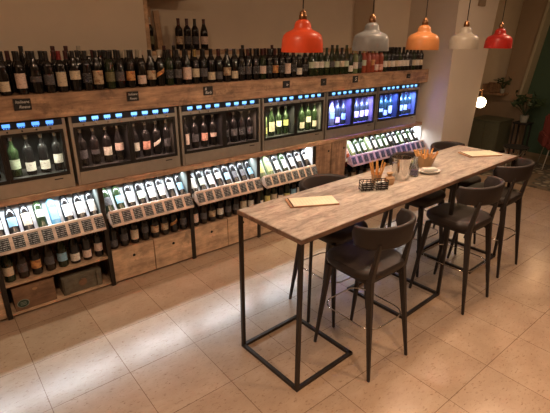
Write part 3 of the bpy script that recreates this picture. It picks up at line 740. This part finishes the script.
# ------------------------------------------------------------------ things on the table
def menu(x, y, rz, w_, d, lb):
    t = thing('menu_clipboard', lb, 'menu', (x, y, TH+.0005), rz, 'menus lying on the table')
    obj('board', B(-w_/2, w_/2, -d/2, d/2, 0, .010), M['board'], t, bevel=.002)
    obj('paper', B(-w_/2+.026, w_/2-.003, -d/2+.003, d/2-.003, .0102, .0125), M['paper'], t)
    bm = bmesh.new()
    for k in range(12): box(bm, -w_/2+.045+k*.023, -w_/2+.0485+k*.023, -d/2+.02, d/2-.03, .01255, .0128)
    obj('printed_lines', bm, mat('print_tan', (.76, .67, .50), .7), t)
    bm = bmesh.new(); tube(bm, [(-w_/2+.02, -d/2, .0125), (-w_/2+.02, d/2, .0125)], .0025, 6); obj('elastic_band', bm, M['cord'], t)
menu(2.235, 1.055, math.radians(-27), .345, .165, 'wooden menu board with cream paper at the near end of the table')
menu(4.47, 1.005, math.radians(-27), .36, .19, 'wooden menu board with cream paper at the far end of the table')

def sticks(bm, cx, cy, z0, n, hgt, spread, r=.006):
    for k in range(n):
        a = rnd.random()*2*PI; q = rnd.random()**.5
        p = (cx+q*.022*math.cos(a), cy+q*.022*math.sin(a), z0)
        tube(bm, [p, (cx+q*spread*math.cos(a), cy+q*spread*math.sin(a), z0+hgt*rnd.uniform(.8, 1.05))], r, 6)
        yield bm
def breadstick_pot(x, y, hgt, n, spread, lb, grp, potr=.04, poth=.09, pm='kraft', r=.006):
    bm = bmesh.new(); lathe(bm, [(potr*.8, 0), (potr, poth), (potr-.003, poth), (potr*.8-.003, .003)], 20, cap=True)
    t = obj('breadstick_pot', bm, M[pm], loc=(x, y, TH+.0005)); tag(t, lb, 'pot')
    for k in range(n):
        a = 2*PI*k/(n-1); q = .95 if k < n-1 else 0
        h_ = hgt*rnd.uniform(.82, 1.05)
        bm = bmesh.new(); tube(bm, [(0,0,0), (0,0,h_)], r, 7, r1=r*.8)
        p = Vector((x+q*(potr*.45)*math.cos(a), y+q*(potr*.45)*math.sin(a), TH+.006)); d = Vector((q*spread*math.cos(a), q*spread*math.sin(a), 1)).normalized()
        o = obj('breadstick', bm, M['bread'], smooth=True); o.location = p; o.rotation_mode = 'QUATERNION'; o.rotation_quaternion = d.to_track_quat('Z', 'Y')
        tag(o, 'golden breadstick standing in the %s' % grp, 'breadstick', 'breadsticks in the '+grp)
breadstick_pot(2.90, 1.035, .19, 9, .26, 'kraft paper cup holding tall golden breadsticks, left of the steel bucket', 'left paper cup')
# bread basket of kraft paper with crackers
bm = bmesh.new(); n_ = 14
lo = [bm.verts.new((.055*math.cos(2*PI*k/n_), .055*math.sin(2*PI*k/n_), 0)) for k in range(n_)]
hi = [bm.verts.new((.088*math.cos(2*PI*k/n_), .088*math.sin(2*PI*k/n_), .088+(.03 if k % 2 else 0))) for k in range(n_)]
hi2 = [bm.verts.new((.083*math.cos(2*PI*k/n_), .083*math.sin(2*PI*k/n_), .088+(.03 if k % 2 else 0))) for k in range(n_)]
lo2 = [bm.verts.new((.050*math.cos(2*PI*k/n_), .050*math.sin(2*PI*k/n_), .004)) for k in range(n_)]
for A_, B_ in ((lo, hi), (hi, hi2), (hi2, lo2)):
    for k in range(n_): bm.faces.new((A_[k], A_[(k+1) % n_], B_[(k+1) % n_], B_[k]))
bm.faces.new(lo[::-1]); bm.faces.new(lo2)
BX, BY = 3.64, 1.09
t = obj('paper_basket', bm, M['kraft'], loc=(BX, BY, TH+.0005)); tag(t, 'crumpled kraft paper basket full of breadsticks behind the white dish', 'basket')
for k in range(14):
    a = 2*PI*k/9 if k < 9 else 2*PI*(k-9)/5+.3; q = 1.0 if k < 9 else .5
    bm = bmesh.new(); L_ = rnd.uniform(.12, .165); tube(bm, [(0,0,0), (0,0,L_)], .0065, 7, r1=.0065)
    o = obj('breadstick', bm, M['bread'], smooth=True, loc=(BX+q*.036*math.cos(a), BY+q*.036*math.sin(a), TH+.012)); o.rotation_mode = 'QUATERNION'
    o.rotation_quaternion = Vector((q*.5*math.cos(a), q*.5*math.sin(a), 1)).normalized().to_track_quat('Z', 'Y')
    tag(o, 'golden breadstick sticking out of the crumpled paper basket', 'breadstick', 'breadsticks in the paper basket')
# steel bucket with fluted side
bm = bmesh.new(); n_ = 40
def ring(r, z, fl): return [bm.verts.new(((r+fl*math.cos(k*PI))*math.cos(2*PI*k/n_), (r+fl*math.cos(k*PI))*math.sin(2*PI*k/n_), z)) for k in range(n_)]
rs = [ring(.058, 0, 0), ring(.060, .005, .001), ring(.074, .16, .0012), ring(.078, .172, 0), ring(.080, .180, 0), ring(.074, .180, 0), ring(.070, .15, 0), ring(.055, .006, 0)]
for a, b in zip(rs, rs[1:]):
    for k in range(n_): bm.faces.new((a[k], a[(k+1) % n_], b[(k+1) % n_], b[k]))
bm.faces.new(rs[0][::-1]); bm.faces.new(rs[-1])
t = thing('wine_bucket', 'shiny stainless steel wine bucket in the middle of the table', 'bucket', (3.17, 1.01, TH+.0005))
obj('bucket_body', bm, M['chrome'], t, smooth=True)
for s in (-1, 1):
    bm = bmesh.new(); tube(bm, [(s*.078, -.02, .155), (s*.095, -.018, .150), (s*.095, .018, .150), (s*.078, .02, .155)], .0035, 6); obj('handle', bm, M['chrome'], t, smooth=True)
# two small wire caddies with dark sides
for x, y, lb in ((2.735, .995, 'small dark wire menu caddy, left one of the pair before the breadsticks'), (2.84, .942, 'small dark wire menu caddy, right one of the pair before the breadsticks')):
    t = thing('wire_caddy', lb, 'caddy', (x, y, TH+.0005), math.radians(-27), 'wire caddies on the table')
    bm = bmesh.new()
    for z in (.008, .03, .052, .074):
        tube(bm, [(-.045,-.028,z),(.045,-.028,z),(.045,.028,z),(-.045,.028,z)], .0028, 6, closed=True)
    for px_ in (-.045, -.015, .015, .045):
        for py_ in (-.028, .028): tube(bm, [(px_, py_, .002), (px_, py_, .076)], .0028, 6)
    obj('wire_frame', bm, M['steel'], t)
    obj('card_stack', B(-.038, .038, -.020, .020, .001, .055), M['napkin'], t)
    obj('name_plate', B(-.040, .040, -.0335, -.032, .012, .066), M['chalk'], t)
# bread bag beside
bm = bmesh.new(); rs = []
for r, z in ((.04, 0), (.047, .025), (.042, .055), (.016, .070), (.030, .095)): rs.append([bm.verts.new((r*1.1*math.cos(2*PI*k/12)*(1+.08*(k % 2)), r*.7*math.sin(2*PI*k/12), z)) for k in range(12)])
for a, b in zip(rs, rs[1:]):
    for k in range(12): bm.faces.new((a[k], a[(k+1) % 12], b[(k+1) % 12], b[k]))
bm.faces.new(rs[0][::-1]); bm.faces.new(rs[-1])
t = obj('paper_bag', bm, M['kraft'], loc=(2.985, .975, TH+.0005)); tag(t, 'small brown kraft paper bag between breadsticks and steel bucket', 'bag')
# white dish
bm = bmesh.new(); lathe(bm, [(.045,0),(.050,.004),(.078,.024),(.076,.027),(.046,.009),(.0,.008)], 28)
for v in bm.verts: v.co.x *= 1.25; v.co.y *= .75
t = obj('white_dish', bm, M['napkin'], smooth=True, loc=(3.50, .95, TH+.0005), rot=(0,0,-.5)); tag(t, 'shallow white oval dish right of the steel bucket', 'dish')
t2 = obj('folded_napkin', B(-.06, .06, -.035, .035, 0, .018), M['napkin'], bevel=.004, loc=(3.50, .95, TH+.028), rot=(0,0,-.5)); tag(t2, 'folded white napkin lying on the oval dish', 'napkin')
# carafe with purple tint, glasses behind bucket
t = thing('glass_carafe', 'small clear glass carafe with purple tinted base behind the steel bucket', 'carafe', (3.33, .985, TH+.0005))
bm = bmesh.new(); lathe(bm, [(.032,0),(.036,.01),(.036,.07),(.018,.11),(.016,.15),(.021,.16),(.019,.16),(.014,.15),(.016,.11),(.033,.07),(.033,.012),(.0,.010)], 24); obj('glass_body', bm, M['glassware'], t, smooth=True)
bm = bmesh.new(); lathe(bm, [(.0,.0125),(.030,.0125),(.030,.05),(.0,.05)], 20); obj('liquid', bm, M['purple'], t, smooth=True)
for x, y, lb in ((3.37, 1.14, 'small glass jar with green snack, left one behind the steel bucket'), (3.50, 1.12, 'small glass jar with green snack, right one behind the steel bucket')):
    t = thing('snack_jar', lb, 'jar', (x, y, TH+.0005), group='snack jars on the table')
    bm = bmesh.new(); lathe(bm, [(.034,0),(.038,.006),(.040,.075),(.037,.075),(.035,.008),(.0,.006)], 22); obj('glass_body', bm, M['glassware'], t, smooth=True)
    bm = bmesh.new(); lathe(bm, [(.0,.009),(.033,.009),(.034,.06),(.018,.070),(.0,.072)], 16); obj('filling', bm, mat('olive_filling', (.22, .24, .06), .6), t, smooth=True)

# ------------------------------------------------------------------ lounge in the background
t = thing('globe_sconce', 'glowing round glass globe lamp on a brass arm at the edge of the pier', 'lamp', (7.29, 2.46, 1.225))
bm = bmesh.new(); bmesh.ops.create_uvsphere(bm, u_segments=24, v_segments=14, radius=.085); obj('globe', bm, M['globe'], t, smooth=True)
bm = bmesh.new(); tube(bm, [(0,0,.08), (0,0,.20)], .012, 8); obj('rod', bm, M['brass'], t)
bm = bmesh.new(); tube(bm, [(0,0,.195), (-.22,.02,.195)], .008, 8); obj('arm', bm, M['brass'], t)
light('globe_light', 'POINT', (.0, -.12, 0), 3, (1, .62, .3), .08, parent=t)

t = thing('wall_shelf_box', 'small wooden wall shelf box high on the far lounge wall', 'shelf', (9.55, 3.28, 1.12))
obj('shelf_board', B(-.16, .14, -.22, .22, 0, .04), M['panel'], t); obj('back_board', B(.10, .14, -.22, .22, .04, .22), M['panel'], t); obj('side_board', B(-.16, .10, .19, .22, .04, .20), M['panel'], t)
def plant(name, loc, n_, h, sp, lb, potr, leaf=.06):
    t = thing(name, lb, 'plant', loc)
    bm = bmesh.new(); lathe(bm, [(potr*.75,0),(potr,potr*1.7),(potr*.9,potr*1.7),(potr*.7,potr*1.5)], 18); obj('pot', bm, M['pot'], t, smooth=True)
    bs = bmesh.new(); bl = bmesh.new()
    for k in range(n_):
        a = rnd.random()*2*PI; q = sp*rnd.uniform(.3, 1); hh = h*rnd.uniform(.5, 1)
        p0 = Vector((0,0,potr*1.5)); p2 = Vector((q*math.cos(a), q*math.sin(a), potr*1.5+hh)); p1 = p0.lerp(p2, .5)+Vector((0,0,.08*h))
        tube(bs, [p0, p1, p2], .004, 5)
        for f in (.5, .75, 1):
            c = p1.lerp(p2, f); d = Vector((rnd.uniform(-1,1), rnd.uniform(-1,1), rnd.uniform(-.2,.8))).normalized(); u = d.orthogonal().normalized()
            vs = [bl.verts.new(c + d*leaf*s_ + u*leaf*w2 + d.cross(u)*leaf*.12*abs(w2)) for s_, w2 in ((0,0),(.5,.35),(1.3,.22),(1.8,0),(1.3,-.22),(.5,-.35))]
            bl.faces.new(vs)
    obj('stems', bs, M['leaf'], t); obj('foliage', bl, M['leaf'], t)
    return t
plant('potted_plant', (9.50, 3.13, 1.1605), 14, .22, .14, 'small leafy plant on the wooden wall shelf', .05, .045)
plant('potted_plant', (9.42, 2.58, .6605), 26, .42, .30, 'bushy plant in a pale pot by the dark green wall', .08, .07)
t = thing('plant_stand', 'dark slim stand under the bushy plant by the green wall', 'stand', (9.42, 2.58, 0))
obj('stand_top', B(-.14, .14, -.14, .14, .63, .66), M['black'], t)
for a in (-.11, .11):
    for b in (-.11, .11): obj('leg', B(a-.012, a+.012, b-.012, b+.012, 0, .63), M['black'], t)
t = thing('low_sideboard', 'dull sage green low sideboard against the brown lounge wall', 'cabinet', (9.0, 2.92, 0))
obj('body', B(-.05, .50, -.10, .45, .06, .66), M['sage'], t, bevel=.004); obj('top_board', B(-.07, .52, -.12, .47, .66, .69), M['sage'], t)
obj('door', B(-.065, -.05, -.08, .17, .08, .64), M['sage'], t); obj('door', B(-.065, -.05, .18, .43, .08, .64), M['sage'], t); obj('plinth', B(0, .48, -.08, .43, 0, .06), M['black'], t)
o = obj('rug', B(7.5, 9.1, .9, 2.5, 0.0005, .012), M['rug']); tag(o, 'patterned rug on the lounge floor beyond the table', 'rug')
t = thing('armchair', 'dark red upholstered armchair on thin metal legs at the right edge', 'armchair', (9.0, 1.70, .013), .5)
obj('seat', B(-.30, .30, -.28, .28, .36, .48), M['red'], t, bevel=.03); obj('backrest', B(.20, .32, -.30, .30, .42, .90), M['red'], t, bevel=.03)
for s in (-1, 1): obj('armrest', B(-.26, .26, s*.31-.04, s*.31+.04, .40, .60), M['red'], t, bevel=.02)
for a in (-.25, .25):
    for b in (-.24, .24):
        bm = bmesh.new(); tube(bm, [(a*.9, b*.9, .37), (a*1.1, b*1.1, 0)], .009, 8); obj('leg', bm, M['stainless'], t)
t = thing('wire_side_table', 'low side table with a wire base on the lounge rug', 'table', (8.15, 2.12, .0125))
bm = bmesh.new(); lathe(bm, [(.20, .42), (.20, .435)], 28); obj('tabletop', bm, M['black'], t)
for k in range(10):
    a = 2*PI*k/10; bm = bmesh.new(); tube(bm, [(.19*math.cos(a), .19*math.sin(a), .42), (.10*math.cos(a+.5), .10*math.sin(a+.5), .2), (.18*math.cos(a+1), .18*math.sin(a+1), .004)], .005, 6); obj('wire_leg', bm, M['stainless'], t)
